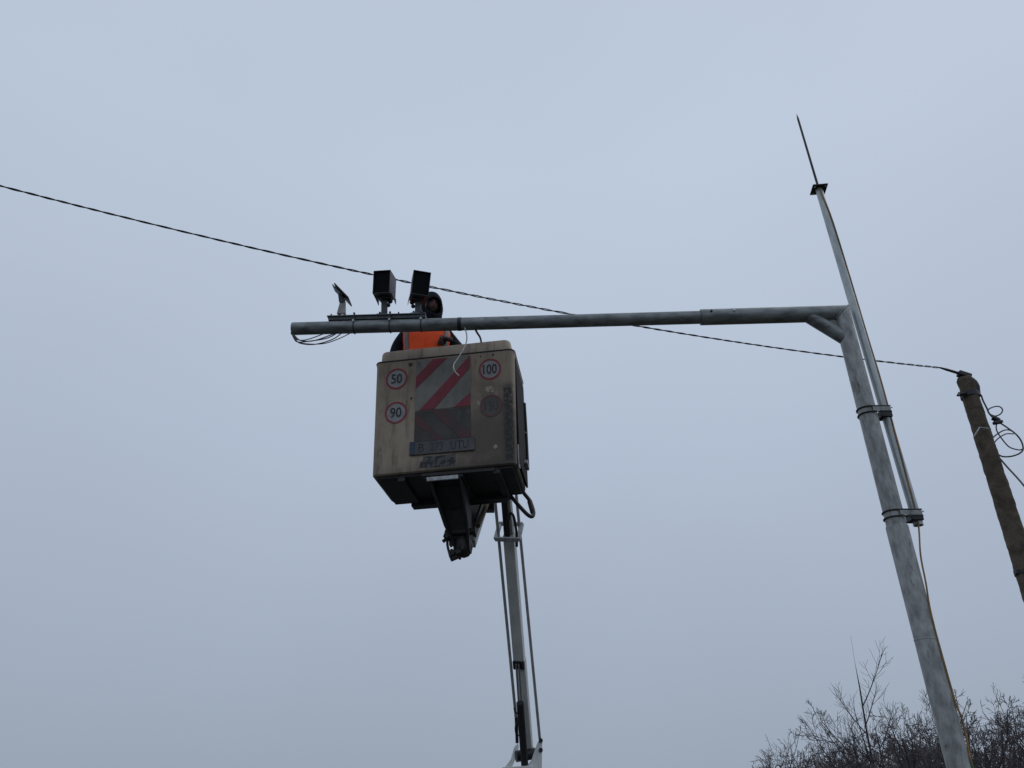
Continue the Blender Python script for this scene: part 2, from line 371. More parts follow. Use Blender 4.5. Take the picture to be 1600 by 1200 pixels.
# ------------------------------------------------------------------ mounting rail
rl0, rl1 = armpoint(513), armpoint(665)
rail = thing('mounting_rail', (rl0+rl1)/2+Z_*.056, 'dark steel mounting rail strapped on top of the gantry arm', 'rail')
yb = Vector((Y_.x, Y_.y, 0)); yb = yb if yb.y > 0 else -yb
m = MB(); m.bar(rl0+Z_*(RAILZ-ARMZ+.017), rl1+Z_*(RAILZ-ARMZ+.017), .07, .034, yb); m.build('channel', rail_m, rail, bevel=.003)
m = MB(); m.bar(rl0+Z_*(RAILZ-ARMZ+.038)+adir*.012, rl1+Z_*(RAILZ-ARMZ+.038), .094, .007, yb); m.build('flange', rail_top, rail, bevel=.001)
for px in (554, 610, 659):
    p = armpoint(px); ring = []
    for k in range(19):
        a = math.pi*(-.05+1.1*k/18)
        ring.append(p+yb*(-.059*math.cos(a))-Z_*(.059*math.sin(a)))
    ring = [p-yb*.059+Z_*.085]+ring+[p+yb*.059+Z_*.085]
    m = MB(); m.tube(ring, .0042, 8); ub = m.build('u_bolt', steel_dk, rail)
    m = MB(); m.tube([p-yb*.059+Z_*.028-yb*.004, p-yb*.071+Z_*.026], .0105, 6); m.build('nut', zinc, ub)
    m = MB(); m.tube([p-yb*.058+Z_*.094, p-yb*.058+Z_*.108], .009, 6); m.build('nut', steel_dk, ub)
for px in (516, 528, 622):
    p = armpoint(px, .0555+.041)-yb*.02
    m = MB(); m.tube([p, p+Z_*.012], .012, 6); m.tube([p+Z_*.012, p+Z_*.03], .0065, 8); m.build('stud', steel_dk, rail)

# ------------------------------------------------------------------ two detector housings
def housing_box(px_face, py_face, F, yaw, roll, pitch, wd, ht, dp, px_post, label, ballside):
    c = U(px_face, py_face, F)
    foot = armpoint(px_post, .0555+.0415)
    t = thing('camera_housing', foot, label, 'camera', 'camera housings on the gantry arm')
    M = Matrix.Rotation(yaw, 3, 'Z') @ Matrix.Rotation(pitch, 3, 'X') @ Matrix.Rotation(roll, 3, 'Y')
    def q(x, y, z): return c+M @ Vector((x, y, z))
    w2, h2 = wd/2, ht/2
    m = MB()
    # open fronted hood: four walls with thickness, back wall
    th = .006
    o_ = [(-w2,-h2),(w2,-h2),(w2,h2),(-w2,h2)]; i_ = [(-w2+th,-h2+th),(w2-th,-h2+th),(w2-th,h2-th),(-w2+th,h2-th)]
    sx = .93
    m.rings([[q(x, .025, z) for x, z in i_], [q(x, 0, z) for x, z in i_], [q(x, 0, z) for x, z in o_], [q(x*sx, dp, z*sx) for x, z in o_]])
    sh = m.build('shell', housing, t, bevel=.0015)
    m = MB(); m.prism([q(x*1.004, .019, z*1.004) for x, z in i_], M @ Vector((0, -.004, 0))); m.build('front_window', glass_dk, t)
    for s in (-1, 1): MB().prism([q(s*w2*1.012, .02, -h2*.9), q(s*w2*1.0, dp*.97, -h2*.9), q(s*w2, dp*.97, -h2-.038), q(s*w2*1.012, dp*.55, -h2-.01)], M @ Vector((s*.004, 0, 0))).build('side_shield', housing, t)
    base = q(0, dp*.55, -h2)
    m = MB(); m.box(q(0, dp*.55, -h2-.013), (wd*.62, .1, .026), M); m.build('mount_head', black, t, bevel=.003)
    m = MB(); m.bar(foot+Z_*.004, base-Z_*.012, .05, .042, Vector((1, 0, 0))); m.build('post', rail_m, t, bevel=.004)
    m = MB(); m.box(foot+Z_*.004+Vector((-.012, 0, 0)), (.1, .075, .012)); m.box(foot+Vector((-.036, -.01, .018)), (.016, .04, .03)); m.build('foot_plate', rail_m, t, bevel=.002)
    bc = q(ballside*.037, dp*.55, -h2-.072)
    m = MB(); m.ball(bc, .0185); k = m.build('knob', black, t)
    m = MB(); m.tube([bc+Z_*.015, q(ballside*.037, dp*.55, -h2-.02)], .005, 6); m.build('knob_stem', black, k)
    m = MB(); m.ball(q(ballside*.05, dp*.6, -h2-.032), .021, sc_=(1, 1, 1.1)); m.build('cable_gland', black, t)
    return t
housing_box(596, 440, 5.50, R(-9), R(2), R(13), .152, .212, .19, 599, 'black box camera housing on the gantry rail, left of the hooded worker', 1)
housing_box(658, 442, 5.50, R(14), R(1), R(13), .152, .222, .19, 652, 'tilted black box camera housing on the gantry rail overlapping the worker hood', -1)

# ------------------------------------------------------------------ small tilted panel antenna
foot = armpoint(536, .0555+.0415)
pa = thing('panel_antenna', foot, 'small dark tilted panel on a pale tapered bracket near the arm tip', 'antenna')
F0 = foot.y
m = MB(); k = [U(527, 491.5, F0), U(540, 491.0, F0), U(539.5, 473, F0), U(532, 473, F0)]
m.prism([p-yb*.02 for p in k], yb*.04); m.build('bracket', postg, pa, bevel=.002)
a_, b_ = U(524.5, 450, F0), U(546, 472, F0); d_ = (b_-a_).normalized(); n_ = Vector((d_.z, 0, -d_.x)); n_ = n_ if n_.z > 0 else -n_
m = MB(); m.prism([a_-yb*.07, b_-yb*.07, b_+n_*.010-yb*.07, a_+n_*.010-yb*.07], yb*.14); m.build('panel', black, pa, bevel=.001)
a2, b2 = U(521.5, 449.5, F0)-n_*.004, U(537, 465.5, F0)-n_*.004
m = MB(); m.prism([a2-yb*.05, b2-yb*.05, b2+n_*.007-yb*.05, a2+n_*.007-yb*.05], yb*.1); m.build('back_plate', black, pa)
m = MB(); m.prism([p-yb*.025 for p in (U(529, 461, F0), U(536, 461, F0), U(539.5, 471, F0), U(536.5, 476, F0), U(530.5, 473.5, F0))], yb*.05); m.build('hinge_block', black, pa, bevel=.002)
m = MB(); m.tube([foot+Vector((-.012, -.03, .012)), foot+Vector((-.012, -.016, .012))], .011, 8); m.build('bolt', zinc, pa)

# ------------------------------------------------------------------ cables on the arm
ce = armpoint(457); cab = thing('cable_bundle', ce, 'thin dark cables drooping from the open tip of the gantry arm', 'cable')
random.seed(3)
for pts in ([(459,524),(466,531),(482,530),(515,521)], [(458,524),(464,534),(484,533),(512,528),(532,520)], [(459,525),(468,536),(492,538),(520,530),(538,520)],
            [(457,524),(463,533),(478,537),(505,537),(530,529),(556,519)], [(460,524),(470,532),(492,532),(528,522)]):
    F_ = aL.y+random.uniform(-.04, .03)
    w_ = [aL-X_*.12+Vector((random.uniform(-.02,.02), random.uniform(-.02,.02), -.035)), aL-X_*.0-Z_*(.036)]+[U(x, y, F_) for x, y in pts]
    w_[-1] = w_[-1]+Z_*.02
    m = MB(); m.tube(smoothline(w_, 8), random.choice((.0042, .005)), 6); m.build('strand', cable_gr, cab)
m = MB(); F_ = armpoint(728).y-.02
m.tube(smoothline([U(726, 512, F_), U(729, 522, F_), U(729, 533, F_-.01), U(724, 546, F_-.02), U(714, 562, F_-.02), U(709, 570, F_-.02), U(710, 579, F_-.02), U(717, 587, F_-.02)], 8), .0052, 8)
wc = m.build('loose_cable', cable_wh); tag(wc, 'loose white cable end dangling from the arm before the striped panel', 'cable')
m = MB(); F_ = armpoint(745).y
m.tube(smoothline([U(741, 511, F_), U(745, 519, F_+.05), U(750, 527, F_+.25), U(752, 536, F_+.55), U(752, 548, F_+.7)], 8), .009, 8)
tag(m.build('feeder_cable', cable_m), 'short black cable dropping from the arm into the bucket behind its rim', 'cable')

# ------------------------------------------------------------------ lightning rod mast
MX, MF = 2.836, 5.50
MLEAN = .035
def mx_at(z): return MX+MLEAN*(6.7-z)
zb, zt = 3.475, 6.70
mast = thing('lightning_rod', (MX, MF, zb), 'slim galvanised lightning rod mast with pointed spike clamped beside the gantry pole', 'lightning rod')
m = MB(); X0, Y0 = Vector((1,0,0)), Vector((0,1,0))
m.rings([ringpts(Vector((mx_at(zb+.25),MF,zb+.25)), X0, Y0, .030, 22), ringpts(Vector((mx_at(zb),MF,zb)), X0, Y0, .030, 22), ringpts(Vector((mx_at(zb),MF,zb)), X0, Y0, .035, 22), ringpts(Vector((MX,MF,zt)), X0, Y0, .032, 22)])
m.build('mast_tube', galv_new, mast)
m = MB(); m.box((MX, MF, zt+.006), (.135, .135, .012), Matrix.Rotation(R(-7), 3, 'Z')); pl = m.build('top_plate', steel_dk, mast, bevel=.003)
for a in (0, 1, 2, 3):
    v = Matrix.Rotation(R(-7), 3, 'Z') @ Vector(((-1, 1)[a & 1]*.048, (-1, 1)[a >> 1]*.048, 0))
    m = MB(); m.tube([(MX+v.x, MF+v.y, zt-.012), (MX+v.x, MF+v.y, zt+.024)], .007, 6); m.build('bolt', zinc, pl)
zs = 7.69
m = MB(); m.tube([(mx_at(q_),MF,q_) for q_ in (zt+.012, zt+.05, zt+.052, zs-.07, zs)], [.018,.018,.011,.010,.001], 12); m.build('spike', steel_dk, mast)
for py in (645, 806):
    z = U(1360, py, PF).z
    r_ = RP; mx, pxx = mx_at(z), px_at(z)
    cl = MB(); cl.box((mx-.014, MF-.002, z), (.09, .088, .055)); bk = cl.build('clamp', black, mast, bevel=.004)
    for dz in (-.024, .024):
        pts = [Vector((mx-.012, PF-r_-.006, z+dz))]
        for k in range(19):
            a = -math.pi/2-math.pi*k/18
            pts.append(Vector((pxx+(r_+.006)*math.cos(a), PF+(r_+.006)*math.sin(a), z+dz)))
        pts.append(Vector((mx+.03, PF+r_+.006, z+dz)))
        m = MB(); m.tube(pts, .0055, 8); m.build('u_bolt', steel_dk, bk)
    m = MB(); m.box(((pxx+mx-.02)/2+.008, PF-r_-.008, z), (mx-pxx-.03, .004, .034)); m.build('strap', galv, bk)
    m = MB(); m.tube([(mx-.03, PF-r_-.004, z+.0), (mx-.004, PF-r_-.012, z+.008)], .005, 6); m.build('tie_end', galv_new, bk)
# earth cable
m = MB(); e = []
zz = lambda py: U(1400, py, 5.46).z
for dx, dy, dz in ((-.012,-.03,-.003),(-.008,-.038,-.08),(.012,-.036,-.25),(.026,-.028,-.5),(.036,-.014,-1.0),(.038,-.008,-1.6),(.034,-.018,-2.0),(.016,-.034,-2.4),(.0,-.039,-2.8),(-.010,-.038,-3.12),(-.022,-.034,-3.255)):
    e.append((mx_at(zt+dz)+dx, MF+dy, zt+dz))
for (x, y, dy) in ((1438.5,868,-.04),(1446.5,910,-.05),(1452,945,-.058),(1459,980,-.058),(1465,1002,-.058),(1480,1054,-.055),(1493,1098,-.048),(1503,1123,-.042),(1509.5,1150,-.04),(1514,1178,-.04),(1517,1200,-.04)):
    p = U(x, y, PF+dy)
    pc_ = px_at(p.z); v = Vector((p.x-pc_, dy-.0, 0))
    if y > 930: v = v.normalized()*max(.077, min(.088, v.length))
    e.append((pc_+v.x, PF+v.y, p.z))
e += [(px_at(1.2)+.066, PF-.038, 1.2), (px_at(.6)+.064, PF-.04, .6), (px_at(0)+.062, PF-.04, .02)]
m.tube(smoothline(e, 6), .0062, 8)
tag(m.build('earth_cable', earth_m), 'orange-brown earth cable running down the mast and gantry pole', 'cable')
for py in (1000,):
    z = U(1455, py, PF).z; m = MB(); m.tube([Vector((px_at(z)+.0745*math.cos(a_k), PF+.0745*math.sin(a_k), z)) for a_k in [2*math.pi*k/32 for k in range(33)]], .0022, 6)
    m.build('cable_tie', galv_new, gan)

# ------------------------------------------------------------------ lift bucket
BO = Vector((-.5675, 6.0215, 4.1288)); BROT = Matrix.Rotation(-.1374, 3, 'Z') @ Matrix.Rotation(-.0343, 3, 'Y')
BW, BD, BH, BT = 1.25, .672, 1.086, 1.223
bucket = thing('lift_bucket', BO, 'grimy beige fibreglass lift bucket with speed stickers and red striped panel', 'bucket', rot=BROT.to_euler(), world_parts=False)
def BL(v): return BO+BROT @ Vector(v)
def rr(x0, x1, y0, y1, z, r, n=6):
    o = []
    for cx, cy, a0 in ((x1-r, y0+r, -90), (x1-r, y1-r, 0), (x0+r, y1-r, 90), (x0+r, y0+r, 180)):
        for k in range(n+1):
            a = R(a0+90*k/n); o.append(Vector((cx+r*math.cos(a), cy+r*math.sin(a), z)))
    return o
h = BW/2
m = MB()
m.rings([rr(-h+.03, h-.03, .014, BD-.03, .0, .04), rr(-h+.017, h-.017, .002, BD-.008, .012, .05), rr(-h+.015, h-.015, 0, BD-.006, .03, .052), rr(-h+.008, h-.008, 0, BD-.003, .55, .05),
         rr(-h, h, 0, BD, BH-.03, .05), rr(-h-.004, h+.004, -.004, BD+.004, BH, .052), rr(-h-.004, h+.004, -.004, BD+.004, BH+.008, .052),
         rr(-h+.006, h-.006, .006, BD-.006, BH+.016, .05), rr(-h+.006, h-.006, .006, BD-.006, BH-.2, .05),
         rr(-h+.03, h-.03, .03, BD-.03, BH-.25, .045), rr(-h+.03, h-.03, .03, BD-.03, .09, .045)], cap0=True, cap1=True)
shell = m.build('shell', fibre_m, bucket)
m = MB()
ins = .030
m.rings([rr(-h+.006+.001, h-.007, .007, BD-.007, BH-.1, .05), rr(-h+.007, h-.007, .007, BD-.007, BH+.008, .05), rr(-h+ins, h-ins, .02, BD-.02, BH+.020, .05),
         rr(-h+ins+.004, h-ins-.004, .022, BD-.022, BT-.016, .055), rr(-h+ins+.009, h-ins-.009, .027, BD-.027, BT-.004, .055), rr(-h+ins+.018, h-ins-.018, .036, BD-.036, BT, .05),
         rr(-h+ins+.032, h-ins-.032, .05, BD-.05, BT-.004, .045), rr(-h+ins+.036, h-ins-.036, .054, BD-.054, BT-.02, .04), rr(-h+ins+.036, h-ins-.036, .054, BD-.054, BH-.1, .04)], cap0=False, cap1=False)
m.build('rim', fibre_m, bucket)
gas = rr(-h-.001, h+.001, -.001, BD+.001, BH+.010, .05); gas = gas+[gas[0]]
m = MB(); m.tube(gas, .0085, 8); m.build('rim_gasket', rubber, bucket)

# reflective striped boards
def clip_poly(pts, x0, x1, z_top, z_bot):
    return [(x0+(x1-x0)*u, z_top+(z_bot-z_top)*v) for u, v in pts]
def flat(poly, y, th=.002): return MB().prism([Vector((x, y, z)) for x, z in poly], (0, th, 0))
x0, x1 = -.252, .236
ub = MB().box((0.5*(x0+x1), -.0025, .822), (x1-x0, .005, .505)).build('striped_board', wh_p, bucket)
tag(ub, 'red and white diagonal striped board')
for poly in ([(.58,.004),(.31,.004),(.004,.33),(.004,.57)], [(.996,.004),(.996,.25),(.35,.996),(.08,.996)], [(.996,.74),(.996,.996),(.70,.996)]):
    flat(clip_poly(poly, x0, x1, 1.0745, .5695), -.0075).build('stripe', red_p, ub)
lb = MB().box((0.5*(x0+x1), -.0018, .415), (x1-x0, .0036, .295)).build('striped_board', wh_f, bucket)
tag(lb, 'sooty lower striped board with nearly hidden red bands')
for poly in ([(.004,.03),(.004,.35),(.36,.99),(.54,.99)], [(.28,.006),(.54,.006),(.996,.83),(.996,.99),(.83,.99)]):
    flat(clip_poly(poly, x0, x1, .5625, .2675), -.0062).build('stripe', red_f, lb)
# speed stickers
def sticker(x, z, num, faded=False, rot=0):
    rx, n = .099, 40; rz = .106
    m = MB().prism([Vector((x+rx*math.cos(2*math.pi*k/n), -.0015, z+rz*math.sin(2*math.pi*k/n))) for k in range(n)], (0, .0015, 0))
    o = m.build('speed_sticker', disc_f if faded else disc_p, bucket); tag(o, ('worn grey ' if faded else 'round red ringed ')+'speed sticker reading '+num)
    m = MB()
    a = [Vector((x+rx*math.cos(2*math.pi*k/n), -.0035, z+rz*math.sin(2*math.pi*k/n))) for k in range(n)]
    b = [Vector((x+rx*.835*math.cos(2*math.pi*k/n), -.0035, z+rz*.835*math.sin(2*math.pi*k/n))) for k in range(n)]
    m.rings([a, b, [v+Vector((0,.002,0)) for v in b], [v+Vector((0,.002,0)) for v in a], a], cap0=False, cap1=False)
    m.build('red_ring', ring_f if faded else ring_p, o)
    text_mesh('number', num, .097, (x, z), digit_f if faded else digit, o, sx=.78 if len(num) == 2 else .70, bold=.012, y=-.004, rot=rot)
sticker(-.426, .911, '50'); sticker(-.421, .574, '90'); sticker(.410, .915, '100'); sticker(.414, .555, '130', True)
# registration plate
pc = (-.010, .212)
rotp = R(0)
pl = MB().box((pc[0], -.010, pc[1]), (.555, .006, .122)).build('number_plate', plate_m, bucket, bevel=.002)
MB().box((pc[0]-.253, -.0145, pc[1]), (.044, .003, .112)).build('blue_band', plate_b, pl)
text_mesh('country_code', 'RO', .022, (pc[0]-.253, pc[1]-.035), plate_m, pl, sx=.8, y=-.0168)
for k in range(12):
    a = 2*math.pi*k/12
    MB().box((pc[0]-.253+.014*math.cos(a), -.0163, pc[1]+.02+.014*math.sin(a)), (.004, .001, .004), Matrix.Rotation(R(45), 3, 'Y')).build('star', plate_m, pl)
for tx, cx, sx in (('B', -.175, .9), ('273', -.045, .72), ('UTU', .15, .72)):
    text_mesh('plate_text', tx, .078, (pc[0]+cx, pc[1]), plate_d, pl, sx=sx, bold=.01, y=-.0136)
m = MB()
for s in ((-.278,.272,-.0610,-.0570),(-.278,.272,.0570,.0610)):
    m.box((pc[0], -.0135, pc[1]+(s[2]+s[3])/2), (.55, .002, .003))
m.build('plate_border', plate_d, pl)
# torn sticker below the plate
random.seed(8)
poly = []
for k in range(26):
    t = k/26*4; e_ = int(t); f_ = t-e_
    q = [(-.205+.31*f_, .032), (.105, .032+.10*f_), (.105-.275*f_, .132), (-.17-.035*f_, .132-.10*f_)][e_]
    poly.append((q[0]+random.uniform(-.007,.007), q[1]+random.uniform(-.005,.005)))
flat(poly, -.0015, .0015).build('torn_sticker', scrap, bucket)
# pale chips of bare gel coat
chip = mat('bare_gel_coat', (.40,.34,.26), (.24,.195,.145), rough=.7, scale=18)
random.seed(5)
for cx, cz, r_ in ((.395,.715,.034),(.425,.70,.022),(.30,.60,.018),(.315,.575,.013),(.47,.50,.016),(.44,.17,.02),(-.545,.20,.012),(-.48,.27,.010),(.565,.93,.012),(.57,.86,.010)):
    flat([(cx+r_*random.uniform(.5,1.25)*math.cos(a), cz+r_*random.uniform(.5,1.2)*math.sin(a)) for a in [2*math.pi*k/13 for k in range(13)]], -.0011, .0011).build('paint_chip', chip, bucket)
for cx, cz, r_ in ((-.305,1.045,.017),(-.288,.70,.010),(-.225,1.04,.008),(.33,1.055,.006),(.44,1.06,.009)):
    MB().tube([(cx, .003, cz), (cx, -.006, cz)], r_, 10).build('bolt_head', steel_dk, bucket)
# under frame
m = MB(); m.box((.0, BD/2, -.010), (BW-.10, BD-.06, .02)); m.build('floor_plate', under, bucket, bevel=.004)
for x in (-.36, -.13, .13, .44):
    MB().box((x, BD/2+.01, -.038), (.06, BD-.04, .036)).build('floor_beam', under, bucket, bevel=.003)
MB().box((.02, BD-.06, -.045), (.86, .1, .06)).build('cross_beam', under, bucket, bevel=.003)
MB().box((.12, .055, -.02), (.62, .07, .03)).build('cross_beam', grease, bucket, bevel=.003)
MB().box((-.005, .003, -.072), (.262, .02, .034)).build('front_bracket_plate', silver, bucket, bevel=.002)
# side door and rails (right flank)
MB().box((h-.003, BD/2+.02, .545), (.018, BD-.10, 1.02)).build('side_door', door_m, bucket, bevel=.006)
MB().tube(smoothline([(h+.014, BD-.07, .86), (h+.016, BD-.06, .6), (h+.016, BD-.06, .2)], 6), .012, 8).build('grab_rail', black, bucket)
for z in (.86, .55, .2): MB().tube([(h-.01, BD-.12, z), (h+.018, BD-.06, z)], .011, 8).build('rail_stub', black, bucket)
MB().box((h+.016, BD-.22, .18), (.04, .10, .03), Matrix.Rotation(R(-12), 3, 'X')).build('latch_plate', silver, bucket, bevel=.003)
MB().box((h-.004, .09, .10), (.012, .055, .2), Matrix.Rotation(R(6), 3, 'X')).build('corner_guard', silver, bucket, bevel=.003)
# hanging bracket: two cheeks, pivot drum, pins
def to_b(p): return BROT.transposed() @ (p-BO)
for sgn, xo in ((-1, -.115), (1, .115)):
    sh_ = lambda v: Vector((v[0]-v[2]*.16, v[1], v[2]))
    cheek = [(xo, .02, -.06), (xo, .30, -.06), (xo*.86, .44, -.24), (xo*.60, .50, -.46), (xo*.34, .45, -.585), (xo*.36, .36, -.575), (xo*.74, .22, -.40), (xo*.95, .08, -.17)]
    MB().prism([sh_(p) for p in cheek], (.018*sgn, 0, 0)).build('bracket_cheek', grease, bucket, bevel=.003)
MB().box((.02, .22, -.16), (.215, .03, .20), Matrix.Rotation(R(40), 3, 'X')).build('bracket_web', grease, bucket, bevel=.003)
MB().box((.055, .36, -.37), (.165, .06, .30), Matrix.Rotation(R(20), 3, 'X')).build('bracket_web', grease, bucket, bevel=.003)
for xw_ in (-.06, .055): MB().box((xw_+.04, .30, -.26), (.07, .03, .16), Matrix.Rotation(R(24), 3, 'X')).build('bracket_rib', grease, bucket, bevel=.003)
m = MB(); m.tube([(x_, .42, -.52) for x_ in (.005, .02, .05, .09, .125, .15, .165)], [.03, .065, .092, .10, .09, .06, .02], 24); m.build('pivot_drum', grease, bucket)
m = MB(); m.tube([(-.055, .36, -.42), (.205, .36, -.42)], .03, 14); m.build('pivot_pin', grease, bucket)
MB().box((.025, .41, -.612), (.10, .045, .035), Matrix.Rotation(R(-20), 3, 'Y')).build('grease_lug', grease, bucket, bevel=.004)
random.seed(2)
for k in range(9):
    a = Vector((.02+random.uniform(-.05,.03), .38+random.uniform(-.04,.06), -.30+random.uniform(-.1,.1)))
    b = a+Vector((random.uniform(-.045,-.01), random.uniform(-.04,.04), -.10)); c = b+Vector((random.uniform(.01,.06), 0, -.13)); 
    MB().tube(smoothline([a, b, c], 6), .011, 8).build('hydraulic_hose', rubber, bucket)
for x_, y_, z_, sx_, sy_, sz_, ro in ((-.03,.33,-.44,.05,.05,.07,20),(-.055,.37,-.47,.06,.03,.025,-35),(.0,.40,-.58,.05,.06,.05,30),(.19,.40,-.42,.03,.06,.06,10),(.10,.34,-.55,.03,.03,.07,12),(.06,.36,-.585,.06,.04,.04,-15)):
    MB().box((x_, y_, z_), (sx_, sy_, sz_), Matrix.Rotation(R(ro), 3, 'Y')).build('hydraulic_fitting', grease, bucket, bevel=.006)
# hose loop at the right rear
hp = [U(793, 768, 6.6), U(803, 781, 6.6), U(822, 802, 6.6), U(831, 807, 6.62), U(833.5, 800, 6.65), U(828, 783, 6.68), U(819, 771, 6.68), U(813, 760, 6.66)]
MB().tube([to_b(p) for p in smoothline(hp, 8)], .018, 10).build('hose_loop', rubber, bucket)
MB().tube([to_b(p) for p in smoothline([U(827.5, 783, 6.68), U(832.5, 801, 6.655)], 4)], .023, 10).build('hose_sleeve', rubber, bucket)

# ------------------------------------------------------------------ boom
bB, bT = U(824, 1182, 9.9), U(784, 690, 7.35)
bax = (bT-bB).normalized()
boom = thing('lift_boom', (bB.x, bB.y, 0), 'white telescopic lift boom with levelling rods rising behind the bucket', 'crane boom')
side = Matrix.Rotation(R(-13), 3, bax) @ Vector((1, 0, 0)); side = (side-bax*side.dot(bax)).normalized(); fro = bax.cross(side)
if fro.y > 0: fro = -fro
def bpt(py):
    """point on the boom axis at photo row py"""
    lo_, hi_ = 0., 1.
    for _ in range(50):
        md = (lo_+hi_)/2; p = bB.lerp(bT, md); zc = p.y*_c+(p.z-EYE)*_s; y = 600-FPX*((p.z-EYE)*_c-p.y*_s)/zc
        if y > py: lo_ = md
        else: hi_ = md
    return bB.lerp(bT, (lo_+hi_)/2)
def boff(py, s_, f_): return bpt(py)+side*s_+fro*f_
MB().bar(boff(1190, .012, 0), boff(1028, .012, 0), .114, .085, side).build('base_section', white_p, boom, bevel=.008)
MB().bar(boff(1036, 0, .004), boff(834, 0, .004), .120, .095, side).build('outer_section', white_p, boom, bevel=.008)
MB().bar(boff(842, 0, 0), boff(690, 0, 0), .100, .085, side).build('inner_section', boom_grey, boom, bevel=.006)
MB().bar(boff(838, -.010, .052), boff(700, -.010, .052), .06, .02, side).build('cable_tray', black, boom, bevel=.003)
MB().bar(boff(1040, 0, .012), boff(1029, 0, .012), .128, .110, side).build('section_collar', black, boom, bevel=.004)
for s_ in (-.045, .0, .05): MB().tube([boff(1040, s_, .068), boff(1028, s_, .068)], .014, 8).build('collar_bolt', steel_dk, boom)
m = MB()
m.bar(boff(835, -.125, .12), boff(835, .13, .12), .045, .03, bax); m.bar(boff(824, -.125, -.09), boff(824, .13, -.09), .045, .03, bax)
gd = m.build('rod_guide', silver, boom, bevel=.003)
for s_ in (-.118, .123): MB().bar(boff(835, s_, .12), boff(824, s_, -.09), .03, .045, bax).build('guide_link', silver, gd, bevel=.002)
MB().tube(smoothline([boff(806, .03, .09), boff(794, .06, .12), boff(800, .095, .12), boff(825, .105, .1), boff(848, .092, .08)], 8), .014, 10).build('boom_hose', rubber, boom)
def rodpt(px, py, df):
    p = bpt(py); return U(px, py, p.y+df)
MB().tube([rodpt(806.5, 1125, -.06), rodpt(770, 745, -.06)], .0165, 10).build('levelling_rod', rod_m, boom)
MB().tube([rodpt(843.5, 1155, .04), rodpt(803, 735, .04)], .0165, 10).build('levelling_rod', rod_m, boom)
# extension cylinder
MB().tube([rodpt(820, 1196, -.16), rodpt(812.5, 1098, -.16)], .041, 16).build('cylinder_barrel', black, boom)
MB().tube([rodpt(818, 1172, -.2), rodpt(816.5, 1128, -.2)], .03, 12).build('cylinder_valve', black, boom)
for dx in (-2.2, 2): MB().tube([rodpt(812.5+dx, 1099, -.15), rodpt(808.5+dx, 1038, -.13)], .009, 8).build('cylinder_rod', chrome, boom)
MB().bar(rodpt(802, 1106, -.17), rodpt(810, 1106, -.17), .03, .03).build('valve_stub', black, boom, bevel=.003)
MB().tube(smoothline([rodpt(809, 1128, -.2), rodpt(805.5, 1135, -.2), rodpt(806, 1145, -.2), rodpt(810, 1150, -.2)], 6), .009, 8).build('cylinder_hose', rubber, boom)
MB().tube(smoothline([rodpt(803, 1106, -.17), rodpt(805, 1112, -.2), rodpt(809, 1115, -.2)], 6), .008, 8).build('cylinder_hose', rubber, boom)
MB().bar(rodpt(808, 1160, -.06), rodpt(806.5, 1120, -.06), .035, .035).build('rod_end', black, boom, bevel=.004)
# yoke of the turret
def yoke(pts, F, th, name='yoke_cheek'):
    return MB().prism([U(x, y, F) for x, y in pts], (0, th, 0)).build(name, white_p, boom, bevel=.006)
yc = yoke([(847.5,1153),(847,1190),(847,1224),(818,1224),(822,1199),(830,1188),(836,1170),(841,1158)], 9.72, .10)
MB().tube([U(845,1157,9.70), U(845,1157,9.86)], .024, 12).build('yoke_pin', black, yc)
MB().tube([U(845,1172,9.70), U(845,1172,9.75)], .024, 12).build('yoke_pin', black, yc)
yoke([(809,1160),(811,1166),(806,1184),(800,1198),(800,1224),(786,1224),(788,1200),(798,1186),(803,1168)], 9.92, .08)
MB().prism([U(784,1198.5,9.68), U(833,1196,9.68), U(833,1224,9.68), U(784,1224,9.68)], (0, .05, 0)).build('yoke_front', white_p, boom, bevel=.006)
MB().tube([U(806,1182,9.75), U(836,1177,9.80)], .06, 14).build('pivot_block', black, boom)
c0 = U(816, 1224, 9.9); c0.z -= .0
m = MB(); m.tube([(c0.x, 9.92, c0.z+.05), (c0.x, 9.92, .85), (c0.x, 9.92, .84), (c0.x, 9.92, .6)], [.2, .24, .42, .42], 24); m.build('turret_column', white_p, boom)
m = MB(); m.box((c0.x, 9.92, .46), (1.7, 2.6, .28)); 
for sx in (-1, 1):
    for sy in (-1, 1): m.box((c0.x+sx*.75, 9.92+sy*1.1, .17), (.14, .14, .34)); m.box((c0.x+sx*.75, 9.92+sy*1.1, .02), (.35, .35, .04))
m.build('turret_base', steel_dk, boom, bevel=.01)
# jib from the boom tip forward and down to the bucket pivot
piv = BL((.07, .44, -.50)); tip = bT
m = MB(); m.tube([bT+side*-.13, bT+side*.13], .07, 18); m.build('tip_knuckle', black, boom)
ja = tip; jb = piv+Vector((.06, .05, .02))
MB().bar(ja+Vector((-.05,0,0)), jb+Vector((-.05,0,0)), .09, .10, Vector((1, 0, 0))).build('jib_arm', grease, boom, bevel=.005)
MB().bar(ja+Vector((.03,0,0)), jb+Vector((.03,0,0)), .045, .08, Vector((1, 0, 0))).build('jib_arm', boom_grey, boom, bevel=.005)
MB().tube([ja+Vector((.08, -.04, -.08)), jb+Vector((.07, .0, .16))], .022, 12).build('jib_cylinder', rust, boom)
mid = ja.lerp(jb, .68)
MB().bar(mid+Vector((-.05, 0, 0)), mid+Vector((.12, 0, 0)), .09, .08, Vector((0, 0, 1))).build('jib_clamp', black, boom, bevel=.004)

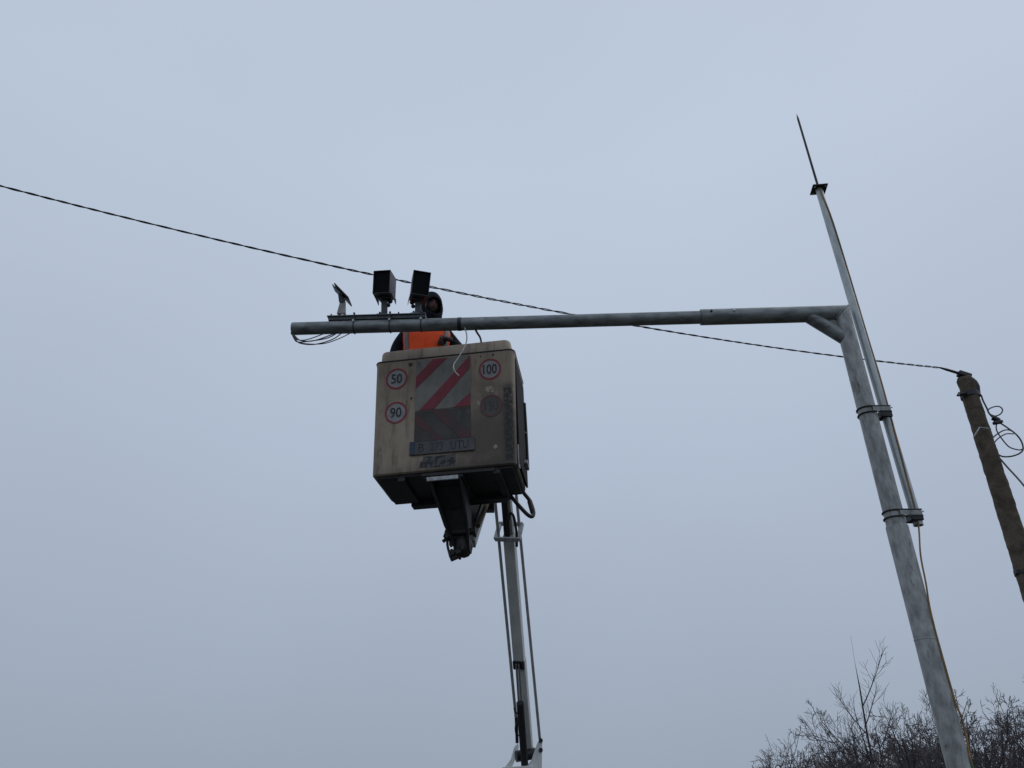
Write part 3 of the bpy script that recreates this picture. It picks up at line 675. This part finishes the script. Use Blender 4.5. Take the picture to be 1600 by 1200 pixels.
# ------------------------------------------------------------------ aerial bundle cable and concrete pole
CF, CX = 9.5, 6.258
ctop = U(1509, 591, CF).z
cp = thing('concrete_pole', (CX, CF, 0), 'rough brown concrete utility pole at the right edge with cable coils', 'utility pole')
random.seed(11)
rg = []; nz_ = 150
for i in range(nz_+1):
    z = ctop*i/nz_; wd = .150-.048*(z/ctop); r_ = []
    if i == nz_: wd *= .82
    for j in range(20):
        a = 2*math.pi*j/20; ca, sa = math.cos(a+.5), math.sin(a+.5)
        k = 1/(abs(ca)**4+abs(sa)**4)**.25; k = 1+(k-1)*.6
        rad = wd*k*(1+.07*noise.noise(Vector((ca*2.2, sa*2.2, z*4.5)))+.10*noise.noise(Vector((ca*4, sa*4, z*13))))
        r_.append(Vector((CX+rad*math.cos(a), CF+rad*math.sin(a), z)))
    rg.append(r_)
m = MB(); m.rings(rg); m.build('shaft', conc, cp)
def band(py, th, name, mt, rad, hgt):
    z = U(1530, py, CF).z; m = MB()
    pr = [Vector((CX+rad*math.cos(2*math.pi*k/24), CF+rad*math.sin(2*math.pi*k/24), z)) for k in range(24)]
    m.rings([[p-Z_*hgt for p in pr], [p+Vector((0,0,hgt)) for p in pr]]); return m.build(name, mt, cp)
bnd = band(618, 0, 'clamp_band', black, .122, .035)
zq = U(1506, 618, CF).z
MB().bar((CX-.10, CF-.06, zq), (CX-.20, CF-.1, zq-.035), .06, .05).build('hook_bracket', black, bnd, bevel=.006)
MB().bar((CX-.19, CF-.1, zq-.02), (CX-.25, CF-.13, zq-.07), .03, .025).build('hook_tip', black, bnd)
MB().tube(smoothline([(CX+.07, CF-.04, zq-.02), (CX+.085, CF-.05, zq+.10), (CX+.06, CF-.05, zq+.20), (CX+.0, CF-.05, zq+.25)], 4), [.045]*4+[.05]*4+[.045]*4+[.03], 10).build('bracket_body', black, bnd)
band(895, 0, 'clamp_band', black, .136, .025)
zc_ = U(1587, 895, CF).z
MB().box((CX-.13, CF-.03, zc_), (.06, .06, .05)).build('band_lug', black, cp, bevel=.004)
# pale tie wire
tw = [U(1522, 682, CF-.16), U(1531, 667.5, CF-.17), U(1548, 670, CF-.15)]
MB().tube(tw[:2], .009, 6).build('tie_wire', silver, cp); MB().tube(tw[1:], .009, 6).build('tie_wire', silver, cp)
# insulator hardware at the top
MB().tube([(CX-.02, CF-.02, ctop-.05), (CX-.02, CF-.02, ctop+.10)], .016, 10).build('top_pin', steel_dk, cp)
MB().box((CX-.01, CF-.03, ctop+.03), (.17, .10, .07), Matrix.Rotation(R(22), 3, 'Y')).build('cable_clamp', steel_dk, cp, bevel=.012)
MB().tube([(CX-.10, CF-.05, ctop+.055), (CX-.28, CF-.11, ctop+.075), (CX-.40, CF-.16, ctop+.078)], [.02, .018, .011], 10).build('dead_end_grip', steel_dk, cp)
# aerial bundle: two strands twisted, sagging span
A = Vector((CX-.38, CF-.155, ctop+.078)); Bp = U(0, 292, 5.7)
plan = Vector((Bp.x-A.x, Bp.y-A.y)); sl_ = plan.length; plan /= sl_
# sag parabola fitted through surveyed points of the span
def plan_hit(px, py):
    x = (px-800)/FPX; y = (600-py)/FPX; d = Vector((x, _c-y*_s, _s+y*_c))
    den = d.x*plan.y-d.y*plan.x; t = (A.x*plan.y-A.y*plan.x)/den
    return (Vector((d.x*t, d.y*t))-Vector((A.x, A.y))).dot(plan), EYE+d.z*t
S = [plan_hit(*q) for q in ((0,292),(240,349),(480,406),(690,452),(890,490),(1040,517),(1310,559))]
# least squares z = A.z + b s + c s^2
s11 = sum(s*s for s, z in S); s12 = sum(s**3 for s, z in S); s22 = sum(s**4 for s, z in S)
y1 = sum(s*(z-A.z) for s, z in S); y2 = sum(s*s*(z-A.z) for s, z in S); dt = s11*s22-s12*s12
cb, cc = (y1*s22-y2*s12)/dt, (s11*y2-s12*y1)/dt
wire = thing('aerial_cable', A, 'long twisted black overhead cable sagging across the sky to the concrete pole', 'cable')
SPAN = 24.0; N = 900
for k in range(2):
    pts = []
    for i in range(N+1):
        s = SPAN*i/N; z = A.z+cb*s+cc*s*s
        ph = 2*math.pi*s/.33+k*math.pi+1.1*math.sin(s*1.7)+.5*math.sin(s*4.1)+.8*math.sin(s*.63); r_ = .0062*(1+.25*math.sin(s*.9+2))
        nrm = Vector((plan.y, -plan.x, 0))
        pts.append(Vector((A.x+plan.x*s, A.y+plan.y*s, z))+nrm*(r_*math.cos(ph))+Z_*(r_*math.sin(ph)))
    if k == 2: pts = [p for p in pts]
    MB().tube(pts, .0066 if k else .0058, 5).build('strand', cable_m, wire)
# service coils right of the pole
def coilpath(l, F=CF-.05, r_=.011, name='coil', mt=cable_gr, df=0):
    pts = [U(x, y, F+df*i/len(l)) for i, (x, y) in enumerate(l)]
    MB().tube(smoothline(pts, 8), r_*.85, 8).build(name, mt, cw)
cw = thing('service_cable', U(1556, 655, CF), 'looped grey service cables hanging beside the top of the concrete pole', 'cable')
coilpath([(1510,584),(1518,596),(1526,610),(1533,618),(1536,626),(1542,638),(1545,645),(1549,650),(1553,654)], r_=.013)
coilpath([(1543,641),(1548,637.5),(1556,635),(1563,636),(1566.5,641),(1563,647),(1555,650),(1547,647),(1542.5,641)], r_=.010)
coilpath([(1558,658),(1556.5,668),(1559,676),(1568,689),(1578,699),(1592,703),(1597,702)], r_=.010)
coilpath([(1563,661),(1575,669),(1588,679),(1596,690),(1598.5,702),(1592,709),(1580,713),(1568,713.5),(1561,711)], r_=.012, df=.1)
coilpath([(1551,684),(1560,677),(1570,672),(1580,673),(1590,681)], r_=.010)
coilpath([(1553,692),(1561,684),(1572,678),(1584,678)], r_=.009)
coilpath([(1562,716),(1575,731),(1588,745),(1600,759),(1630,795),(1700,870)], r_=.013, df=-.5)
MB().box(U(1556, 655, CF-.05), (.09, .07, .045), Matrix.Rotation(R(35), 3, 'Y')).build('connector', black, cw, bevel=.008)
MB().box(U(1559, 660, CF-.06), (.12, .06, .04), Matrix.Rotation(R(-10), 3, 'Y')).build('connector', black, cw, bevel=.008)

# ------------------------------------------------------------------ worker in the bucket
WX, WF = -.80, 6.265
lp = BROT.transposed() @ (Vector((WX, WF, BL((0, 0, .09)).z))-BO)
wf = BL((lp.x, lp.y, .092))
wrk = thing('person', wf, 'worker in black hooded jacket and orange high visibility vest standing in the bucket', 'person', rot=(0, 0, R(6)), world_parts=False)
KS = 1.0
def skinmesh(name, verts, edges, mt, parent, sub=2, mats=None):
    me = bpy.data.meshes.new(name); me.from_pydata([Vector(v[0])*KS for v in verts], edges, [])
    o = bpy.data.objects.new(name, me); col.objects.link(o)
    o.modifiers.new('skin', 'SKIN'); s = o.modifiers.new('sub', 'SUBSURF'); s.levels = sub; s.render_levels = sub
    for i, v in enumerate(verts):
        r_ = v[1] if isinstance(v[1], tuple) else (v[1], v[1])
        me.skin_vertices[0].data[i].radius = (r_[0]*KS, r_[1]*KS); me.skin_vertices[0].data[i].use_root = i == 0
    bpy.context.view_layer.update()
    nm = bpy.data.meshes.new_from_object(o.evaluated_get(bpy.context.evaluated_depsgraph_get()))
    bpy.data.objects.remove(o); nm.name = name; nm.materials.clear()
    for q in (mats or [mt]): nm.materials.append(q)
    nm.shade_smooth()
    ob = bpy.data.objects.new(name, nm); col.objects.link(ob); ob.parent = parent
    return ob
V = [((0,0,.95),(.165,.125)), ((0,0,1.10),(.165,.125)), ((0,-.005,1.26),(.175,.13)), ((0,0,1.40),(.15,.11)), ((0,0,1.49),(.075,.075)), ((.005,-.02,1.57),(.06,.06)),
     ((-.175,0,1.42),(.08,.085)), ((-.255,.02,1.30),(.075,.07)), ((-.285,.02,1.14),(.066,.066)), ((-.27,.03,.99),(.055,.055)), ((-.25,.02,.88),(.04,.04)),
     ((.175,0,1.42),(.08,.085)), ((.255,.01,1.32),(.075,.07)), ((.325,-.02,1.225),(.068,.068)), ((.275,-.11,1.235),(.056,.056)), ((.225,-.165,1.245),(.042,.042)),
     ((-.095,0,.86),(.10,.10)), ((-.11,-.03,.48),(.068,.068)), ((-.11,.01,.11),(.05,.05)), ((-.125,-.11,.045),(.045,.04)),
     ((.095,0,.86),(.10,.10)), ((.11,-.03,.48),(.068,.068)), ((.11,.01,.11),(.05,.05)), ((.125,-.11,.045),(.045,.04))]
E_ = [(0,1),(1,2),(2,3),(3,4),(4,5),(3,6),(6,7),(7,8),(8,9),(9,10),(3,11),(11,12),(12,13),(13,14),(14,15),(0,16),(16,17),(17,18),(18,19),(0,20),(20,21),(21,22),(22,23)]
body = skinmesh('body', V, E_, navy, wrk, mats=[navy, trouser])
for p in body.data.polygons:
    if p.center.z < .92 and abs(p.center.x) < .2: p.material_index = 1
zmin = min(v.co.z for v in body.data.vertices)
for v in body.data.vertices: v.co.z -= zmin
# vest
VT = [(.92,.195,.15),(1.0,.20,.155),(1.15,.207,.16),(1.28,.222,.166),(1.38,.225,.160),(1.45,.19,.14),(1.50,.11,.105)]
def vest_r(z):
    for a, b in zip(VT, VT[1:]):
        if a[0] <= z <= b[0]:
            t = (z-a[0])/(b[0]-a[0]); return a[1]+(b[1]-a[1])*t, a[2]+(b[2]-a[2])*t
    return VT[-1][1:] if z > VT[-1][0] else VT[0][1:]
def vpt(a, z, off=0):
    rx, ry = vest_r(z); fold = .007*noise.noise(Vector((math.cos(a)*3, math.sin(a)*3, z*7)))
    ca, sa = math.cos(a), math.sin(a); k = 1/(abs(ca)**2.6+abs(sa)**2.6)**(1/2.6)
    return Vector(((rx+off+fold)*ca*k, (ry+off+fold)*sa*k, z))
zs_ = [.92+.58*i/22 for i in range(23)]
m = MB(); m.rings([[vpt(2*math.pi*j/48, z) for j in range(48)] for z in zs_], cap0=False, cap1=False); vest = m.build('vest', orange, wrk)
sm = vest.modifiers.new('solid', 'SOLIDIFY'); sm.thickness = .004
for ac in (-141, -40.5):
    m = MB(); m.rings([[vpt(R(ac+d), z, .005+o_) for d, o_ in ((-7.5,0),(0,.0025),(7.5,0),(7.5,-.004),(0,-.0015),(-7.5,-.004))] for z in [.92+.55*i/22 for i in range(23)]]); m.build('reflective_band', reflect, vest)
m = MB(); m.rings([[vpt(2*math.pi*j/48, z, o_) for j in range(48)] for z, o_ in ((1.03,.001),(1.03,.006),(1.08,.006),(1.08,.001))], cap0=False, cap1=False); m.build('reflective_band', reflect, vest)
m = MB(); m.tube([vpt(R(-90), z, .004) for z in zs_[:-1]], .004, 6); m.build('zip', orange, vest)
# head with face, turned a little to the right and down
HY = R(20); HC = Vector((.018, -.035, 1.685)); HM = Matrix.Rotation(HY, 3, 'Z') @ Matrix.Rotation(R(8), 3, 'X')
def headpt(th, ph):
    # th: polar from top, ph: azimuth, -90 deg = face
    x, y, z = math.sin(th)*math.cos(ph), math.sin(th)*math.sin(ph), math.cos(th)
    v = Vector((x*.075, y*.097, z*.118))
    if z < -.2: v.x *= 1+.35*(z+.2); v.y *= 1+.12*(z+.2)
    fr = max(0, -y)
    g_ = lambda cx, cz, sx_, sz_: math.exp(-((x-cx)/sx_)**2-((z-cz)/sz_)**2)*(1 if y < 0 else 0)
    v.y -= .020*g_(0, -.20, .16, .20)+.010*g_(0, -.03, .10, .22)       # nose
    v.y += .011*g_(-.40, .03, .20, .13)+.011*g_(.40, .03, .20, .13)     # eye sockets
    v.y -= .006*g_(0, .22, .55, .10)                                    # brow
    v.y -= .006*g_(0, -.56, .25, .07)-.004*g_(0, -.50, .22, .035)       # lips
    v.y -= .010*g_(0, -.86, .28, .14)                                   # chin
    return v
rg = [[HC+HM @ headpt(math.pi*i/32, 2*math.pi*j/48) for j in range(48)] for i in range(1, 32)]
m = MB(); m.rings(rg); head = m.build('head', skin, wrk)
head.data.materials.append(beard)
for p in head.data.polygons:
    q = HM.transposed() @ (p.center-HC)
    if q.z < -.045 and q.y < .03 and not (abs(q.x) < .022 and -.068 < q.z < -.052): p.material_index = 1
eye_w = mat('eye_white', (.22,.2,.19), rough=.3); iris = mat('iris', (.02,.015,.012), rough=.2)  # eye white greyed, carrying the hood's shade in its colour
for s in (-1, 1):
    c = HC+HM @ Vector((s*.030, -.081, .003)); m = MB(); m.ball(c+HM @ Vector((0,.006,0)), .012); ey = m.build('eye', eye_w, head)
    m = MB(); m.ball(c+HM @ Vector((0, -.002, 0)), .0055); m.build('iris', iris, ey)
    m = MB(); m.tube(smoothline([HC+HM @ Vector((s*.012, -.099, .022)), HC+HM @ Vector((s*.03, -.097, .027)), HC+HM @ Vector((s*.05, -.083, .02))], 4), .0045, 6); m.build('eyebrow', beard, head)
    m = MB(); m.ball(HC+HM @ Vector((s*.076, .005, -.01)), .026, sc_=(.35, .7, 1.1)); m.build('ear', skin, head)
# hood: shell around the head, open at the face, falling onto the shoulders
def hoodring(t, inner=0):
    o = []
    for j in range(40):
        ph = 2*math.pi*j/40
        x, y = math.cos(ph), math.sin(ph)
        zz_ = .150-.36*t; rad = math.sqrt(max(0, 1-((.55-t)/.56)**2)) if t < .55 else 1-.10*(t-.55)/.45
        o.append(Vector((x*(.118-inner)*rad, -.004+y*(.140-inner)*rad, zz_)))
    return o
bm = bmesh.new(); NR = 26; grid = []
for i in range(NR):
    t = .012+i/(NR-1)*.988
    rw = []
    for j, p in enumerate(hoodring(t)):
        q = p+Vector((0, 0, 0)); f_ = .006*noise.noise(Vector((p.x*22, p.y*22, p.z*18))); q += Vector((p.x, p.y, 0)).normalized()*f_
        rw.append(bm.verts.new(HC+HM @ q))
    grid.append(rw)
for i in range(NR-1):
    for j in range(40):
        ph = 2*math.pi*(j+.5)/40; t = i/(NR-1); zz_ = .150-.36*t
        d = math.degrees(ph)-270; d = (d+180) % 360-180
        if abs(d) < 40 and ((zz_+.03)/.088)**2+(d/40)**2 < 1: continue
        bm.faces.new((grid[i][j], grid[i][(j+1) % 40], grid[i+1][(j+1) % 40], grid[i+1][j]))
bm.faces.new(grid[0])
me = bpy.data.meshes.new('hood'); bmesh.ops.recalc_face_normals(bm, faces=bm.faces); bm.to_mesh(me); bm.free(); me.shade_smooth(); me.materials.append(navy)
hood = bpy.data.objects.new('hood', me); col.objects.link(hood); hood.parent = wrk
sm = hood.modifiers.new('solid', 'SOLIDIFY'); sm.thickness = .012; sm.offset = -1
sb = hood.modifiers.new('sub', 'SUBSURF'); sb.levels = 1; sb.render_levels = 1
# hands
def hand(wrist, fwd, palm_n, mt, curl, parent):
    fwd = Vector(fwd).normalized(); pn = Vector(palm_n); pn = (pn-fwd*pn.dot(fwd)).normalized(); sd_ = fwd.cross(pn)
    W = Vector(wrist)
    o = skinmesh('hand', [(W-fwd*.03, .027), (W+fwd*.02, (.030,.022)), (W+fwd*.055, (.040,.018)), (W+fwd*.088, (.040,.015))], [(0,1),(1,2),(2,3)], mt, parent)
    for k, (off, ln) in enumerate(((-.030,.072),(-.010,.082),(.011,.077),(.031,.060))):
        b = W+fwd*.085+sd_*off; pts = [b]; a = 0; d = fwd.copy()
        for sg in (.45, .32, .23):
            a += curl; d = (fwd*math.cos(a)+pn*math.sin(a)); pts.append(pts[-1]+d*(ln*sg))
        MB().tube(smoothline(pts, 3), [.0105]*4+[.0098]*3+[.009]*2+[.006], 8).build('finger', mt, o)
    t0 = W+fwd*.03-sd_*.034
    MB().tube(smoothline([t0, t0+fwd*.03-sd_*.022+pn*.008, t0+fwd*.058-sd_*.018+pn*.022, t0+fwd*.075-sd_*.006+pn*.03], 3), [.014]*3+[.012]*4+[.010]*2+[.007], 8).build('thumb', mt, o)
    return o
hand((.215,-.172,1.245), (-.95,-.22,-.05), (0,-.35,-1), glove, 1.05, wrk)
hand((-.248,.018,.865), (.08,-.15,-1), (.9,-.1,0), glove, .35, wrk)

# ------------------------------------------------------------------ bare winter trees and shrubs
def bare_tree(px, top_py, F, seed, name, label, stems=4, spread=.5, shoot=False, dens=1.0, group='bare shrubs behind the gantry pole', wid=1.0):
    rnd = random.Random(seed)
    base = U(px, 1200, F); base.z = 0
    H = U(px, top_py, F).z
    t = thing(name, base, label, 'tree' if shoot else 'shrub', group)
    trunk, crown = MB(), MB()
    def seg(p, d, ln, r0, r1, lev, mb, gnarl, lift):
        n = 5 if lev < 2 else 4; pts = [p]; q = p.copy(); dd = d.copy()
        for i in range(n):
            dd = (dd+Vector((rnd.uniform(-1,1), rnd.uniform(-1,1), rnd.uniform(-.7,.7)))*gnarl+Vector((0,0,lift))).normalized()
            q = q+dd*(ln/n); pts.append(q.copy())
        mb.tube(pts, [r0+(r1-r0)*i/n for i in range(n+1)], 6 if lev == 0 else (4 if lev == 1 else 3), caps=False)
        return pts, dd
    LV = 3 if shoot else 4
    def grow(p, d, ln, r_, lev):
        pts, dd = seg(p, d, ln, r_, max(.0028, r_*.42), lev, trunk if lev < 2 else crown, (.04 if shoot else (.10 if lev < 2 else .06)), (.09 if shoot else .03))
        if lev < 2 and (shoot or (lev == 1 and rnd.random() < .3)):          # straight leading shoot
            p2 = pts[-1]+(dd+Vector((0,0,.5))).normalized()*ln*rnd.uniform(.15, .3); crown.tube([pts[-1], pts[-1].lerp(p2, .5)+Vector((rnd.uniform(-.02,.02), 0, 0)), p2], [max(.0035, r_*.42), .0035, .0025], 3, caps=False)
        if lev >= LV: return
        nk = ([8, 6, 3] if shoot else [5, 6, 5, 4])[lev]; nk = max(2, int(nk*dens+rnd.random()))
        for i in range(nk):
            f_ = .25+.73*(i+rnd.random())/nk
            k = min(len(pts)-2, int(f_*(len(pts)-1))); q = pts[k].lerp(pts[k+1], f_*(len(pts)-1)-k)
            dk = (pts[k+1]-pts[k]).normalized()
            ax = Vector((rnd.uniform(-1,1), rnd.uniform(-1,1), rnd.uniform(-.35,.45))); ax = (ax-dk*ax.dot(dk)).normalized()
            ang = R(rnd.uniform(28, 52)) if shoot else R(rnd.uniform(32, 68))
            nd = (dk*math.cos(ang)+ax*math.sin(ang)).normalized()
            grow(q, nd, ln*rnd.uniform(.40,.70)*(1.15-.55*f_)*(.66 if shoot and lev == 0 else 1), max(.0042, r_*.50*(1.1-.5*f_)), lev+1)
    for k in range(stems):
        a = 2*math.pi*(k+rnd.random()*.7)/stems
        lean = spread*rnd.uniform(.35, 1.1)
        d = Vector((math.cos(a)*lean*wid, math.sin(a)*lean, 1)).normalized()
        grow(base+Vector((math.cos(a)*.12, math.sin(a)*.12, -.05)), d, H*(.66 if not shoot else .86)*rnd.uniform(.75, 1.0), .011*H if not shoot else .04, 0)
    zt_ = max(v.z for v in crown.v+trunk.v)
    for mb in (trunk, crown):
        for v in mb.v: v.z *= H/zt_
    trunk.build('trunk', bark, t); crown.build('crown', twig_m, t)
    return t
SH = [
 (1216,1136,17.0,54,5,.10,.7,'sparse low bare shrub at the left end of the thicket',.6),
 (1266,1152,18.5,57,5,.4,1.0,'low spreading bare shrub second from the left end of the thicket',1.0),
 (1310,1140,17.5,23,5,.5,1.0,'rounded bare shrub just left of the tall shoot tree',1.0),
 (1388,1085,18.0,24,5,.5,.95,'dense bare shrub between the tall shoot tree and the gantry pole',.9),
 (1436,1080,16.5,25,5,.45,.9,'dark bare shrub directly left of the gantry pole foot',.8),
 (1420,1115,20.5,31,6,.7,1.05,'bare shrub in the back row left of the gantry pole',1.0),
 (1508,1064,17.5,26,5,.4,.9,'upright bare shrub directly right of the gantry pole foot',.8),
 (1548,1100,19.0,27,6,.7,.95,'broad bare shrub in the back row right of the gantry pole',1.0),
 (1590,1064,16.5,28,5,.45,.95,'dense bare shrub at the right edge of the picture',.9),
 (1345,1126,19.5,29,5,.6,.95,'wide bare shrub at the foot of the tall shoot tree',1.0),
 (1478,1108,20.0,33,5,.6,1.0,'bare shrub in the back row hidden partly by the gantry pole',1.0),
 (1534,1088,16.0,34,5,.5,1.0,'bare shrub in front between the gantry pole and the concrete pole',.9),
 (1572,1095,20.5,35,6,.7,1.0,'rear bare shrub seen under the concrete pole',1.0),
 (1396,1112,16.5,36,5,.6,1.0,'low dense bare shrub in front left of the gantry pole',1.0),
 (1650,1050,18.0,30,5,.6,1.0,'bare shrub cut off by the right picture edge',1.0),
]
for px, ty, F, sd_, st, sp_, dn, lb_, wd in SH:
    bare_tree(px, ty, F, sd_, 'bare_shrub', lb_, st, sp_, False, dn, wid=wd)
bare_tree(1368, 1002, 19.0, 45, 'bare_tree', 'tall slender bare tree with upright shoots above the thicket', 2, .10, True, 1.0, group='bare trees behind the gantry pole')

# drop the build helpers' bookkeeping
for o in bpy.data.objects:
    if '_org' in o: del o['_org']
